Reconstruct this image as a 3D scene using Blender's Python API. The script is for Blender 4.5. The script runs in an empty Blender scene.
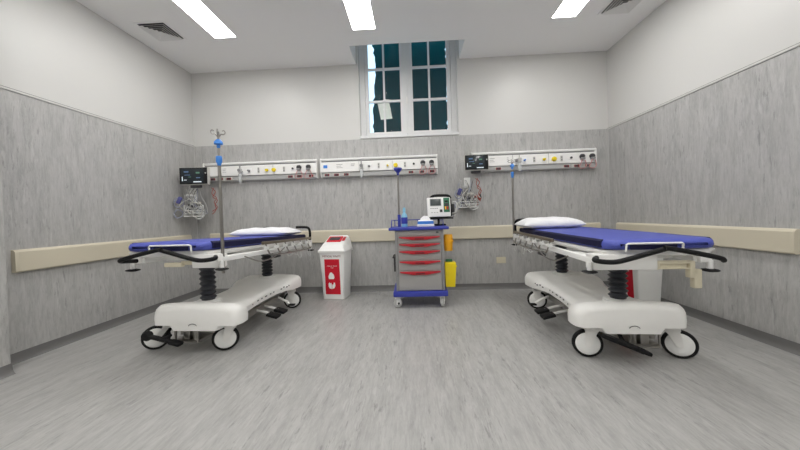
import bpy, bmesh, math, random
from mathutils import Vector, Matrix
SC = bpy.context.scene
COL = SC.collection
PI = math.pi
random.seed(7)

# ------------------------------------------------------------------ camera
F, YAW, PITCH, ROLL, SX, SY = 300.0, .0477, .0138, -.0307, -.8686, -5.5031
cy_, sy_ = math.cos(YAW), math.sin(YAW)
fwd = Vector((-sy_*math.cos(PITCH), cy_*math.cos(PITCH), -math.sin(PITCH)))
right = Vector((cy_, sy_, 0)); up = right.cross(fwd)
c_, s_ = math.cos(ROLL), math.sin(ROLL)
r2 = c_*right + s_*up; u2 = -s_*right + c_*up
cam_d = bpy.data.cameras.new('camera'); cam = bpy.data.objects.new('camera', cam_d); COL.objects.link(cam)
M4 = Matrix((r2, u2, -fwd)).transposed().to_4x4(); M4.translation = Vector((0, 0, 1.12))
cam.matrix_world = M4
cam_d.sensor_fit = 'HORIZONTAL'; cam_d.sensor_width = 36; cam_d.lens = F*36/800
cam_d.shift_x = -SX/800; cam_d.shift_y = SY/800; cam_d.clip_start = .02
SC.camera = cam

# ------------------------------------------------------------------ world, exposure
w = bpy.data.worlds.new('daylight'); SC.world = w; w.use_nodes = True
wb = w.node_tree.nodes['Background']; wb.inputs[0].default_value = (.55, .80, 1, 1); wb.inputs[1].default_value = 1.7
SC.view_settings.view_transform = 'Standard'; SC.view_settings.look = 'None'
SC.view_settings.gamma = 1; SC.view_settings.use_curve_mapping = False
SC.view_settings.exposure = 0.0
LAMP = 22.5          # strength of the ceiling panels
SC.cycles.max_bounces = 10; SC.cycles.diffuse_bounces = 6
SC.cycles.sample_clamp_indirect = 4
SC.cycles.use_denoising = True

# room numbers (metres)
D, XL, XR, HC, HD = 4.462, -3.328, 2.832, 3.382, 2.266
YF = -2.6

# ------------------------------------------------------------------ materials
def lin(v):
    v /= 255.0
    return v/12.92 if v <= .04045 else ((v+.055)/1.055)**2.4
def rgb(r, g, b): return (lin(r), lin(g), lin(b), 1)
def mat(name, col, rough=.5, metal=0.0, emit=0, alpha=1, trans=0, bump=0, bscale=60, var=.03, spec=.5):
    m = bpy.data.materials.new(name); m.use_nodes = True
    nt = m.node_tree; b = nt.nodes['Principled BSDF']
    c = rgb(*col)
    b.inputs['Base Color'].default_value = c; b.inputs['Roughness'].default_value = rough
    b.inputs['Metallic'].default_value = metal
    b.inputs['Specular IOR Level'].default_value = spec
    if trans: b.inputs['Transmission Weight'].default_value = trans; b.inputs['IOR'].default_value = 1.3
    if alpha < 1: b.inputs['Alpha'].default_value = alpha
    if emit: b.inputs['Emission Color'].default_value = c; b.inputs['Emission Strength'].default_value = emit
    tc = nt.nodes.new('ShaderNodeTexCoord')
    if var and not emit:
        n = nt.nodes.new('ShaderNodeTexNoise'); n.inputs['Scale'].default_value = bscale*.3; n.inputs['Detail'].default_value = 3
        nt.links.new(tc.outputs['Object'], n.inputs['Vector'])
        mx = nt.nodes.new('ShaderNodeMix'); mx.data_type = 'RGBA'
        mx.inputs['A'].default_value = [min(1, v*(1-var)) for v in c[:3]]+[1]
        mx.inputs['B'].default_value = [min(1, v*(1+var)) for v in c[:3]]+[1]
        nt.links.new(n.outputs['Fac'], mx.inputs['Factor']); nt.links.new(mx.outputs['Result'], b.inputs['Base Color'])
    if bump:
        n2 = nt.nodes.new('ShaderNodeTexNoise'); n2.inputs['Scale'].default_value = bscale
        nt.links.new(tc.outputs['Object'], n2.inputs['Vector'])
        bp = nt.nodes.new('ShaderNodeBump'); bp.inputs['Strength'].default_value = bump; bp.inputs['Distance'].default_value = .01
        nt.links.new(n2.outputs['Fac'], bp.inputs['Height']); nt.links.new(bp.outputs['Normal'], b.inputs['Normal'])
    return m
def streaky(name, stretch, base, dark, light, rough, fleck=.55):
    """marbled sheet vinyl with long flecks; stretch = scale of the texture along x, y, z"""
    m = bpy.data.materials.new(name); m.use_nodes = True
    nt = m.node_tree; b = nt.nodes['Principled BSDF']; b.inputs['Roughness'].default_value = rough
    tc = nt.nodes.new('ShaderNodeTexCoord')
    def layer(k, detail, off, rg=.6):
        mp = nt.nodes.new('ShaderNodeMapping'); mp.inputs['Scale'].default_value = [v*k for v in stretch]; mp.inputs['Location'].default_value = (off, off*.7, off*.3)
        nt.links.new(tc.outputs['Object'], mp.inputs['Vector'])
        n = nt.nodes.new('ShaderNodeTexNoise'); n.inputs['Scale'].default_value = 1; n.inputs['Detail'].default_value = detail
        n.inputs['Roughness'].default_value = rg; n.inputs['Distortion'].default_value = .25
        nt.links.new(mp.outputs['Vector'], n.inputs['Vector']); return n
    def ramp(n, p0, p1):
        r = nt.nodes.new('ShaderNodeMapRange'); r.inputs['From Min'].default_value = p0; r.inputs['From Max'].default_value = p1
        nt.links.new(n.outputs['Fac'], r.inputs['Value']); return r
    def mix(a, bcol, fac, s=1.0):
        x = nt.nodes.new('ShaderNodeMix'); x.data_type = 'RGBA'
        if isinstance(a, tuple): x.inputs['A'].default_value = a
        else: nt.links.new(a, x.inputs['A'])
        x.inputs['B'].default_value = bcol
        mu = nt.nodes.new('ShaderNodeMath'); mu.operation = 'MULTIPLY'; mu.inputs[1].default_value = s
        nt.links.new(fac, mu.inputs[0]); nt.links.new(mu.outputs[0], x.inputs['Factor'])
        return x.outputs['Result']
    B, Dk, L = rgb(*base), rgb(*dark), rgb(*light)
    def mul(a, c2):
        mu = nt.nodes.new('ShaderNodeMath'); mu.operation = 'MULTIPLY'
        nt.links.new(a, mu.inputs[0]); nt.links.new(c2, mu.inputs[1]); return mu.outputs[0]
    o = mix(B, Dk, ramp(layer(.42, 6, 3, .65), .44, .68).outputs[0], .55)
    o = mix(o, L, ramp(layer(.5, 6, 17, .65), .47, .70).outputs[0], .50)
    o = mix(o, Dk, ramp(layer(1.6, 4, 41, .7), .46, .66).outputs[0], .38)
    o = mix(o, L, ramp(layer(1.9, 4, 71, .7), .50, .68).outputs[0], .42)
    patch = ramp(layer(.12, 2, 91), .36, .56).outputs[0]
    F2 = tuple(v*.62 for v in Dk[:3])+(1,)
    o = mix(o, F2, mul(ramp(layer(.95, 4, 31, .75), fleck-.03, fleck+.05).outputs[0], patch), .52)
    o = mix(o, L, mul(ramp(layer(1.0, 3, 57), fleck, fleck+.09).outputs[0], patch), .6)
    nt.links.new(o, b.inputs['Base Color'])
    return m

M = {}
M['dado'] = streaky('wall_vinyl', (40, 40, 6.5), (180, 179, 177), (148, 147, 145), (197, 196, 194), .45, .60)
M['floor'] = streaky('floor_vinyl', (38, 6.0, 10), (168, 167, 165), (136, 135, 133), (184, 183, 181), .36, .60)
M['coving'] = mat('grey_skirting_vinyl', (112, 111, 110), .5, var=.06)
M['upper'] = mat('white_wall_paint', (209, 208, 205), .40, var=.005, bscale=10)
M['ceil'] = mat('ceiling_paint', (244, 243, 241), .7, var=.005, bscale=10)
M['cream'] = mat('cream_rail_vinyl', (208, 200, 180), .42, bump=.15, bscale=300, var=.01)
M['capline'] = mat('pale_trim', (205, 204, 200), .4)
M['capdark'] = mat('dark_cap_line', (120, 118, 115), .6)  # thin dark line above the dado capping
M['frame'] = mat('window_paint', (222, 222, 222), .4)
M['white'] = mat('white_enamel', (238, 237, 234), .32)
M['whitep'] = mat('white_plastic', (238, 238, 236), .38)
M['offwhite'] = mat('offwhite_plastic', (196, 194, 188), .45)
M['gray'] = mat('grey_plastic', (140, 140, 140), .45)
M['lgray'] = mat('light_grey_plastic', (192, 192, 190), .45)
M['dgray'] = mat('dark_grey_plastic', (58, 58, 60), .5)
M['black'] = mat('black_rubber', (17, 17, 18), .6, spec=.3)
M['bellow'] = mat('bellows_rubber', (52, 54, 60), .45)
M['blue'] = mat('blue_vinyl', (74, 84, 172), .5, bump=.25, bscale=40)
M['navy'] = mat('navy_vinyl', (20, 21, 58), .55, spec=.3)
M['cblue'] = mat('cart_blue_plastic', (52, 62, 160), .38)
M['sblue'] = mat('sky_blue_plastic', (58, 130, 214), .35)
M['paleblue'] = mat('pale_blue_plastic', (140, 198, 224), .3)
M['red'] = mat('red_plastic', (180, 28, 42), .4)
M['labelred'] = mat('red_label', (205, 16, 44), .45, var=.01)
M['darkred'] = mat('dark_red_plastic', (120, 14, 28), .4)
M['yellow'] = mat('yellow_plastic', (240, 214, 18), .38)
M['orange'] = mat('orange_yellow_plastic', (240, 172, 30), .38)
M['steel'] = mat('stainless_steel', (160, 157, 152), .28, 1.0)
M['taupe'] = mat('taupe_rail_metal', (128, 118, 104), .35, .7)
M['cartgray'] = mat('grey_cart_panel', (162, 160, 158), .45)
M['linen'] = mat('white_cotton', (236, 236, 238), .85, bump=.5, bscale=25)
M['pvc'] = mat('cream_plastic', (214, 206, 182), .42)
M['clear'] = mat('clear_plastic', (224, 228, 228), .1, alpha=.45)
M['glass'] = mat('window_glass', (235, 240, 240), .02, alpha=.02, var=0, spec=.25)
M['teal'] = mat('green_shade_cloth', (0, 62, 68), 1.0, bump=.3, bscale=30, var=.30, spec=0)
M['paper'] = mat('paper', (214, 222, 214), .8)
M['lamp'] = mat('lamp_diffuser', (255, 254, 251), .5, emit=LAMP)
M['screen'] = mat('monitor_glass', (40, 47, 52), .15)
M['lcd'] = mat('lcd_grey', (74, 80, 80), .25)
M['teltale_b'] = mat('screen_blue', (70, 96, 128), .5, emit=.5)
M['teltale_g'] = mat('screen_green', (70, 110, 92), .5, emit=.45)
M['teltale_w'] = mat('screen_white', (190, 200, 206), .5, emit=.7)
M['pink'] = mat('pink_cord', (206, 150, 150), .5)
M['redcord'] = mat('red_lead', (158, 70, 56), .5)
M['hose'] = mat('grey_blue_hose', (150, 154, 170), .4)
M['violet'] = mat('violet_cuff', (70, 72, 128), .6)
M['ceramic'] = mat('grey_metal_louvre', (228, 227, 224), .5)
M['greenp'] = mat('green_plastic', (44, 110, 80), .4)

# ------------------------------------------------------------------ mesh helpers
class MB:
    """collects shapes; build() links them as ONE mesh object. tf maps every point (mirror, tilt)."""
    def __init__(s, tf=None): s.bm = bmesh.new(); s.tf = tf
    def box(s, c, d, bev=0, rot=None, seg=2):
        g = bmesh.ops.create_cube(s.bm, size=1)
        vs = g['verts']
        for v in vs: v.co = Vector((v.co.x*d[0], v.co.y*d[1], v.co.z*d[2]))
        if bev:
            es = list({e for v in vs for e in v.link_edges})
            r = bmesh.ops.bevel(s.bm, geom=es, offset=min(bev, min(d)*.49), segments=seg, profile=.6, affect='EDGES')
            vs = list({v for f in r['faces'] for v in f.verts} | {v for v in vs if v.is_valid})
        R = Matrix.Identity(3) if rot is None else rot
        for v in vs: v.co = R @ v.co + Vector(c)
        return s
    def b2(s, p, q, bev=0, seg=2):
        return s.box([(a+b)/2 for a, b in zip(p, q)], [abs(b-a) for a, b in zip(p, q)], bev, None, seg)
    def cyl(s, p, q, r, r2=None, n=16, cap=True):
        p, q = Vector(p), Vector(q); ax = (q-p)
        r2 = r if r2 is None else r2
        z = ax.normalized(); x = z.orthogonal().normalized(); y = z.cross(x)
        a = [s.bm.verts.new(p+(x*math.cos(t)+y*math.sin(t))*r) for t in [2*PI*i/n for i in range(n)]]
        b = [s.bm.verts.new(q+(x*math.cos(t)+y*math.sin(t))*r2) for t in [2*PI*i/n for i in range(n)]]
        for i in range(n): s.bm.faces.new((a[i], a[(i+1) % n], b[(i+1) % n], b[i]))
        if cap: s.bm.faces.new(a[::-1]); s.bm.faces.new(b)
        return s
    def lathe(s, prof, o=(0, 0, 0), axis=(0, 0, 1), n=24):
        """prof: list of (radius, height along axis)"""
        z = Vector(axis).normalized(); x = z.orthogonal().normalized(); y = z.cross(x); o = Vector(o); rows = []
        for r, h in prof:
            if r < 1e-5: rows.append([s.bm.verts.new(o+z*h)])
            else: rows.append([s.bm.verts.new(o+z*h+(x*math.cos(2*PI*i/n)+y*math.sin(2*PI*i/n))*r) for i in range(n)])
        for A, B in zip(rows, rows[1:]):
            for i in range(n):
                j = (i+1) % n
                if len(A) == 1 and len(B) > 1: s.bm.faces.new((A[0], B[i], B[j]))
                elif len(B) == 1 and len(A) > 1: s.bm.faces.new((A[i], A[j], B[0]))
                elif len(A) > 1: s.bm.faces.new((A[i], A[j], B[j], B[i]))
        for R in (rows[0], rows[-1]):
            if len(R) > 1: s.bm.faces.new(R)
        return s
    def tube(s, pts, r, n=8, smooth=True, sub=5):
        pts = [Vector(p) for p in pts]
        if smooth and len(pts) > 2:
            out = []; P = [pts[0]]+pts+[pts[-1]]
            for i in range(1, len(P)-2):
                for k in range(sub):
                    t = k/sub; a, b, c, d = P[i-1:i+3]
                    out.append(.5*((2*b)+(c-a)*t+(2*a-5*b+4*c-d)*t*t+(3*b-a-3*c+d)*t**3))
            out.append(pts[-1]); pts = out
        prev = None; x = None; first = None
        for i, p in enumerate(pts):
            t = (pts[min(i+1, len(pts)-1)]-pts[max(i-1, 0)])
            if t.length < 1e-7: continue
            t.normalize()
            if x is None: x = t.orthogonal().normalized()
            else:
                x = x-t*x.dot(t)
                x = x.normalized() if x.length > 1e-4 else t.orthogonal().normalized()
            y = t.cross(x)
            ring = [s.bm.verts.new(p+(x*math.cos(2*PI*k/n)+y*math.sin(2*PI*k/n))*r) for k in range(n)]
            if prev:
                for k in range(n): s.bm.faces.new((prev[k], prev[(k+1) % n], ring[(k+1) % n], ring[k]))
            else: first = ring
            prev = ring
        s.bm.faces.new(first[::-1]); s.bm.faces.new(prev)
        return s
    def prism(s, poly, axis, a, b, bev=0):
        """poly: 2D points; axis 'x','y','z': extruded from a to b. x:(y,z) y:(x,z) z:(x,y)"""
        def P(u, v, h): return {'x': (h, u, v), 'y': (u, h, v), 'z': (u, v, h)}[axis]
        A = [s.bm.verts.new(P(u, v, a)) for u, v in poly]; B = [s.bm.verts.new(P(u, v, b)) for u, v in poly]
        n = len(poly); fs = [s.bm.faces.new(A[::-1]), s.bm.faces.new(B)]
        for i in range(n): fs.append(s.bm.faces.new((A[i], A[(i+1) % n], B[(i+1) % n], B[i])))
        if bev:
            bmesh.ops.bevel(s.bm, geom=list({e for f in fs for e in f.edges}), offset=bev, segments=2, profile=.6, affect='EDGES')
        return s
    def rings(s, R, cap=True, close=True):
        rows = [[s.bm.verts.new(p) for p in r] for r in R]; n = len(rows[0])
        for A, B in zip(rows, rows[1:]):
            for i in range(n if close else n-1):
                s.bm.faces.new((A[i], A[(i+1) % n], B[(i+1) % n], B[i]))
        if cap: s.bm.faces.new(rows[0][::-1]); s.bm.faces.new(rows[-1])
        return s
    def build(s, name, m, parent=None, smooth=True, loc=None):
        bm = s.bm
        if s.tf:
            for v in bm.verts: v.co = s.tf(v.co)
        bmesh.ops.recalc_face_normals(bm, faces=bm.faces)
        me = bpy.data.meshes.new(name); 
        off = Vector(loc) if loc is not None else None
        if off is not None:
            for v in bm.verts: v.co -= off
        bm.to_mesh(me); bm.free()
        if smooth:
            me.polygons.foreach_set('use_smooth', [True]*len(me.polygons))
            me.set_sharp_from_angle(angle=math.radians(38))
        me.materials.append(M[m] if isinstance(m, str) else m)
        o = bpy.data.objects.new(name, me); COL.objects.link(o)
        if off is not None: o.location = off
        if parent: o.parent = parent
        return o
def tag(o, label, cat, group=None, kind=None):
    o['label'] = label; o['category'] = cat
    if group: o['group'] = group
    if kind: o['kind'] = kind
    return o
def thing(name, label, cat, loc=(0, 0, 0), rz=0, group=None):
    o = bpy.data.objects.new(name, None); COL.objects.link(o); o.empty_display_size = .1
    o.location = loc; o.rotation_euler = (0, 0, rz); return tag(o, label, cat, group)
def struct(name, mb, m, label=None, smooth=False, parent=None):
    o = mb.build(name, m, parent, smooth)
    if parent is None:
        o['kind'] = 'structure'
        if label: o['label'] = label
    return o
def text(body, size, m, parent, loc, rot, name='lettering'):
    c = bpy.data.curves.new(name, 'FONT'); c.body = body; c.size = size; c.extrude = .0006; c.align_x = 'CENTER'; c.align_y = 'CENTER'
    o = bpy.data.objects.new(name, c); COL.objects.link(o); bpy.context.view_layer.update()
    me = bpy.data.meshes.new_from_object(o.evaluated_get(bpy.context.evaluated_depsgraph_get()))
    bpy.data.objects.remove(o); me.materials.clear(); me.materials.append(M[m])
    o = bpy.data.objects.new(name, me); COL.objects.link(o); o.parent = parent; o.location = loc; o.rotation_euler = rot
    return o

# ================================================================== SETTING
NX0, NX1, NY = -.785, .738, 3.975       # ceiling notch in front of the window
WX0, WX1, WZ = -.752, .700, 2.305       # opening in the back wall
HN = 4.0
fl = MB().b2((XL, YF, -.1), (XR, D, 0)); struct('floor', fl, 'floor', 'grey marbled sheet vinyl floor')
c = MB(); c.b2((XL, YF, HC), (XR, NY, HC+.1)); c.b2((XL, NY, HC), (NX0, D+.3, HC+.1)); c.b2((NX1, NY, HC), (XR, D+.3, HC+.1))
struct('ceiling', c, 'ceil', 'white plasterboard ceiling notched in front of the window')
c = MB(); c.b2((NX0-.02, NY-.02, HC+.1), (NX0, D, HN)); c.b2((NX1, NY-.02, HC+.1), (NX1+.02, D, HN)); c.b2((NX0, NY-.02, HC+.1), (NX1, NY, HN)); c.b2((NX0-.02, NY-.02, HN), (NX1+.02, D+.3, HN+.02))
struct('trim_1', c, 'ceil', 'plastered light well above the ceiling at the window')
# upper walls (white) and dado (grey vinyl) are slightly stepped
def wall(name, boxes, low, label):
    c = MB()
    for p, q in boxes: c.b2(p, q)
    o = struct(name, c, 'upper', label)
    c = MB()
    for p, q in low: c.b2(p, q)
    c.build('dado_panel', 'dado', o, False); return o
T = .012
wall('wall_back', [((XL-.1, D, 0), (XR+.1, D+.3, WZ)), ((XL-.1, D, WZ), (WX0, D+.3, HN)), ((WX1, D, WZ), (XR+.1, D+.3, HN))],
     [((XL, D-T, .0), (XR, D, HD))], 'back wall, white above a grey marbled vinyl dado')
wall('wall_left', [((XL-.1, YF, 0), (XL, D, HC))], [((XL, YF, 0), (XL+T, D-T, HD))], 'left wall, white above a grey marbled vinyl dado')
wall('wall_right', [((XR, YF, 0), (XR+.1, D, HC))], [((XR-T, YF, 0), (XR, D-T, HD))], 'right wall, white above a grey marbled vinyl dado')
wall('wall_front', [((XL-.1, YF-.1, 0), (XR+.1, YF, HC))], [((XL+T, YF, 0), (XR-T, YF+T, HD))], 'wall behind the camera')
o = struct('wall_pier', MB().b2((XL+T, YF, 0), (-3.10, 2.13, HD), .004), 'dado', 'vinyl covered pier standing out from the left wall')
c = MB(); c.b2((XL, YF, HD), (-3.10, 2.13, HD+.01)); struct('trim_2', MB().b2((XL+T, YF, HD), (-3.12, 2.10, HC)), 'upper', 'white upper part of the left pier')
# dado capping line
def cap(name, p, q, lab):
    o = struct(name, MB().b2(p, q, .002), 'capline', lab)
    return o
cap('trim_3', (XL+.001, 2.13, HD-.012), (XL+T+.008, D, HD+.006), 'pale capping strip along the left dado')
cap('trim_4', (XR-T-.008, YF, HD-.012), (XR-.001, D, HD+.006), 'pale capping strip along the right dado')
struct('trim_5', MB().b2((XL+.001, 2.13, HD+.006), (XL+T+.002, D, HD+.012)).b2((XR-T-.002, YF, HD+.006), (XR-.001, D, HD+.012)), 'capdark', 'dark line above the dado')
struct('trim_6', MB().b2((XR-T-.006, D-T-.006, .08), (XR-T, D-T, HD)).b2((XL+T, D-T-.004, .08), (XL+T+.004, D-T, HD)), 'lgray', 'welded seams in the room corners')
# coved skirting
def cove(name, p, q, nrm, lab):
    p, q, n = Vector(p), Vector(q), Vector(nrm)
    prof = [(0, 0), (.030, 0), (.022, .006), (.012, .022), (.007, .045), (.005, .082), (0, .082)]
    R = [[e + n*u + Vector((0, 0, v)) for u, v in prof] for e in (p, q)]
    struct(name, MB().rings(R), 'coving', lab, smooth=True)
cove('baseboard_back', (XL+T, D-T, 0), (XR-T, D-T, 0), (0, -1, 0), 'dark grey coved skirting of the back wall')
cove('baseboard_left', (XL+T, 2.13, 0), (XL+T, D-T, 0), (1, 0, 0), 'dark grey coved skirting of the left wall')
cove('baseboard_pier', (-3.10, YF, 0), (-3.10, 2.135, 0), (1, 0, 0), 'dark grey coved skirting of the pier')
cove('baseboard_right', (XR-T, YF, 0), (XR-T, D-T, 0), (-1, 0, 0), 'dark grey coved skirting of the right wall')

# window
WY = D+.12
c = MB()
fx0, fx1, fz0, fz1 = -.752, .70, 2.31, 3.985
c.b2((fx0, WY-.03, fz0), (-.675, WY+.05, fz1), .004); c.b2((.62, WY-.03, fz0), (fx1, WY+.05, fz1), .004)
c.b2((-.675, WY-.03, fz0), (.62, WY+.05, fz0+.035), .004); c.b2((-.675, WY-.03, fz1-.05), (.62, WY+.05, fz1), .004)
win = struct('window_1', c, 'frame', 'white painted casement window with twelve panes over the centre of the back wall')
def sash(x0, x1, gx0, gx1, mx):
    z0, z1 = fz0+.037, fz1-.052; gz0, gz1 = 2.392, 3.86
    s = MB(); y0, y1 = WY-.02, WY+.02
    s.b2((x0, y0, z0), (gx0, y1, z1), .004); s.b2((gx1, y0, z0), (x1, y1, z1), .004)
    s.b2((gx0, y0, z0), (gx1, y1, gz0), .004); s.b2((gx0, y0, gz1), (gx1, y1, z1), .004)
    s.b2((mx-.014, y0+.004, gz0), (mx+.014, y1-.004, gz1), .003)
    for z in (2.858, 3.346): s.b2((gx0, y0+.004, z-.016), (gx1, y1-.004, z+.016), .003)
    f = s.build('window_sash', 'frame', win, False)
    MB().b2((gx0-.005, WY+.004, gz0-.005), (gx1+.005, WY+.008, gz1+.005)).build('window_pane', 'glass', f, False)
sash(-.672, -.052, -.622, -.142, -.387)
sash(-.040, .617, .048, .560, .297)
MB().b2((-.052, WY-.036, 2.35), (-.03, WY-.015, 3.93), .004).build('meeting_bead', 'frame', win, False)
MB().b2((-.052, WY-.05, 2.80), (-.034, WY-.03, 2.90), .004).build('window_latch', 'white', win, False)
MB().b2((WX0, D-.025, WZ-.03), (WX1, WY-.03, WZ+.004), .005).build('window_sill', 'frame', win, False)
# shade cloth and paper outside
c = MB(); R = []; N = 40; random.seed(3)
top, bot = 4.35, 1.9
L, Rr = [], []
for i in range(N+1):
    z = bot+(top-bot)*i/N
    L.append((-.600+random.uniform(-.022, .022)+.02*math.sin(z*4)+(3.4-z)*-.02, z)); Rr.append((.632+random.uniform(-.035, .012), z))
poly = L+Rr[::-1]
c.prism(poly, 'y', D+.60, D+.604)
# small holes near the right edge let daylight through
tag(c.build('shade_cloth', 'teal', None, False), 'dark teal shade cloth with ragged edge hung outside the window', 'cloth')
c = MB(); c.prism([(-.45, 2.59), (-.275, 2.60), (-.325, 2.90), (-.50, 2.87)], 'y', WY+.012, WY+.014)
tag(c.build('paper_sheet', 'paper', None, False), 'pale crooked sheet of paper stuck to the lower left window pane', 'paper')

# ceiling panels
LX = [(-2.378, -2.116), (-.660, -.391), (1.692, 1.958)]
names = ['leftmost long ceiling light panel near the left vent', 'middle long ceiling light panel in front of the window', 'right long ceiling light panel beside the right vent']
back = ['left light panel of the row behind the camera', 'middle light panel of the row behind the camera', 'right light panel of the row behind the camera']
rear_fill = ['left added fill panel of the unseen rearmost row', 'middle added fill panel of the unseen rearmost row', 'right added fill panel of the unseen rearmost row']  # unseen row, added to brighten camera-facing surfaces and the ceiling
for row, y1 in enumerate((3.632, 1.30, -1.0)):
    for k, (a, b) in enumerate(LX):
        y0 = y1-1.2
        t = thing('ceiling_light', (names, back, rear_fill)[row][k], 'ceiling light', ((a+b)/2, (y0+y1)/2, HC), 0, 'recessed ceiling lights')
        h, l = (b-a)/2, .6
        f = MB(); e = .012
        f.b2((-h-e, -l-e, -.004), (h+e, -l, -.0005)); f.b2((-h-e, l, -.004), (h+e, l+e, -.0005)); f.b2((-h-e, -l, -.004), (-h, l, -.0005)); f.b2((h, -l, -.004), (h+e, l, -.0005))
        f.build('trim_frame', 'ceil', t, False)
        MB().b2((-h, -l, -.003), (h, l, -.0005)).build('diffuser', 'lamp', t, False)
# vents
def vent(cx, cy, label):
    t = thing('ceiling_vent', label, 'air vent', (cx, cy, HC), 0, 'square ceiling air vents')
    h = .158
    def sq(mb, a, b, z0, z1):
        # square frustum ring from half size a at z0 to b at z1, thin
        th = .003
        R = []
        for (s, z) in ((a, z0), (b, z1), (b-th, z1), (a-th, z0)):
            R.append([(-s, -s, z), (s, -s, z), (s, s, z), (-s, s, z)])
        rows = [[mb.bm.verts.new(p) for p in r] for r in R]
        for i in range(4):
            A, B = rows[i], rows[(i+1) % 4]
            for k in range(4): mb.bm.faces.new((A[k], A[(k+1) % 4], B[(k+1) % 4], B[k]))
    f = MB(); sq(f, h+.02, h, -.004, -.006); f.b2((-h-.02, -h-.02, -.006), (-h, h+.02, -.0005)).b2((h, -h-.02, -.006), (h+.02, h+.02, -.0005)).b2((-h, -h-.02, -.006), (h, -h, -.0005)).b2((-h, h, -.006), (h, h+.02, -.0005))
    f.build('vent_frame', 'ceil', t, False)
    MB().b2((-h, -h, -.003), (h, h, -.0005)).build('vent_throat', 'dgray', t, False)
    for k in range(5):
        a = h-.006-k*.030
        v = MB(); sq(v, a, max(a-.030, .004), -.022, -.0035); v.build('louvre', 'ceramic', t, False)
vent(-2.91, 3.445, 'square louvred air vent in the ceiling near the left wall')
vent(2.385, 3.45, 'square louvred air vent in the ceiling near the right wall')

# crash rails
def crash_rail(name, p, q, nrm, label):
    """cream bumper rail 0.19 high"""
    p, q, n = Vector(p), Vector(q), Vector(nrm)
    prof = [(0, .745), (.026, .743), (.035, .752), (.036, .756), (.036, .908), (.034, .914), (.022, .927), (.018, .929), (0, .931)]
    m = (q-p).normalized()
    t = thing(name, label, 'wall rail', (p.x, p.y, 0), 0, 'cream crash rails on the walls')
    def sect(a, b, g=0): return [[e-p+n*(u*(1+g))+Vector((0, 0, v-p.z)) for u, v in prof] for e in (a, b)]
    MB().rings(sect(p+m*.028, q-m*.028)).build('rail_cover', 'cream', t, False)
    MB().rings(sect(p, p+m*.027, .03)).build('end_cap', 'cream', t); MB().rings(sect(q-m*.027, q, .03)).build('end_cap', 'cream', t)
crash_rail('crash_rail', (XL+T, 2.31, 0), (XL+T, 4.28, 0), (1, 0, 0), 'cream crash rail on the left wall beside the left trolley')
crash_rail('crash_rail', (XR-T, 2.33, 0), (XR-T, 4.27, 0), (-1, 0, 0), 'cream crash rail on the right wall behind the right trolley')
crash_rail('crash_rail', (-3.10, D-T, 0), (2.67, D-T, 0), (0, -1, 0), 'long cream crash rail across the back wall')

# small blank plate on the back wall
t = thing('wall_socket', 'small cream socket plate low on the back wall right of the cart', 'socket', (1.262, D-T, .42))
MB().b2((-.068, -.010, -.045), (.068, 0, .045), .004).build('faceplate', 'pvc', t)
for sx in (-.04, .0, .04): MB().cyl((sx, -.012, 0), (sx, -.009, 0), .005, n=8).build('screw', 'offwhite', t)

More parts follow.
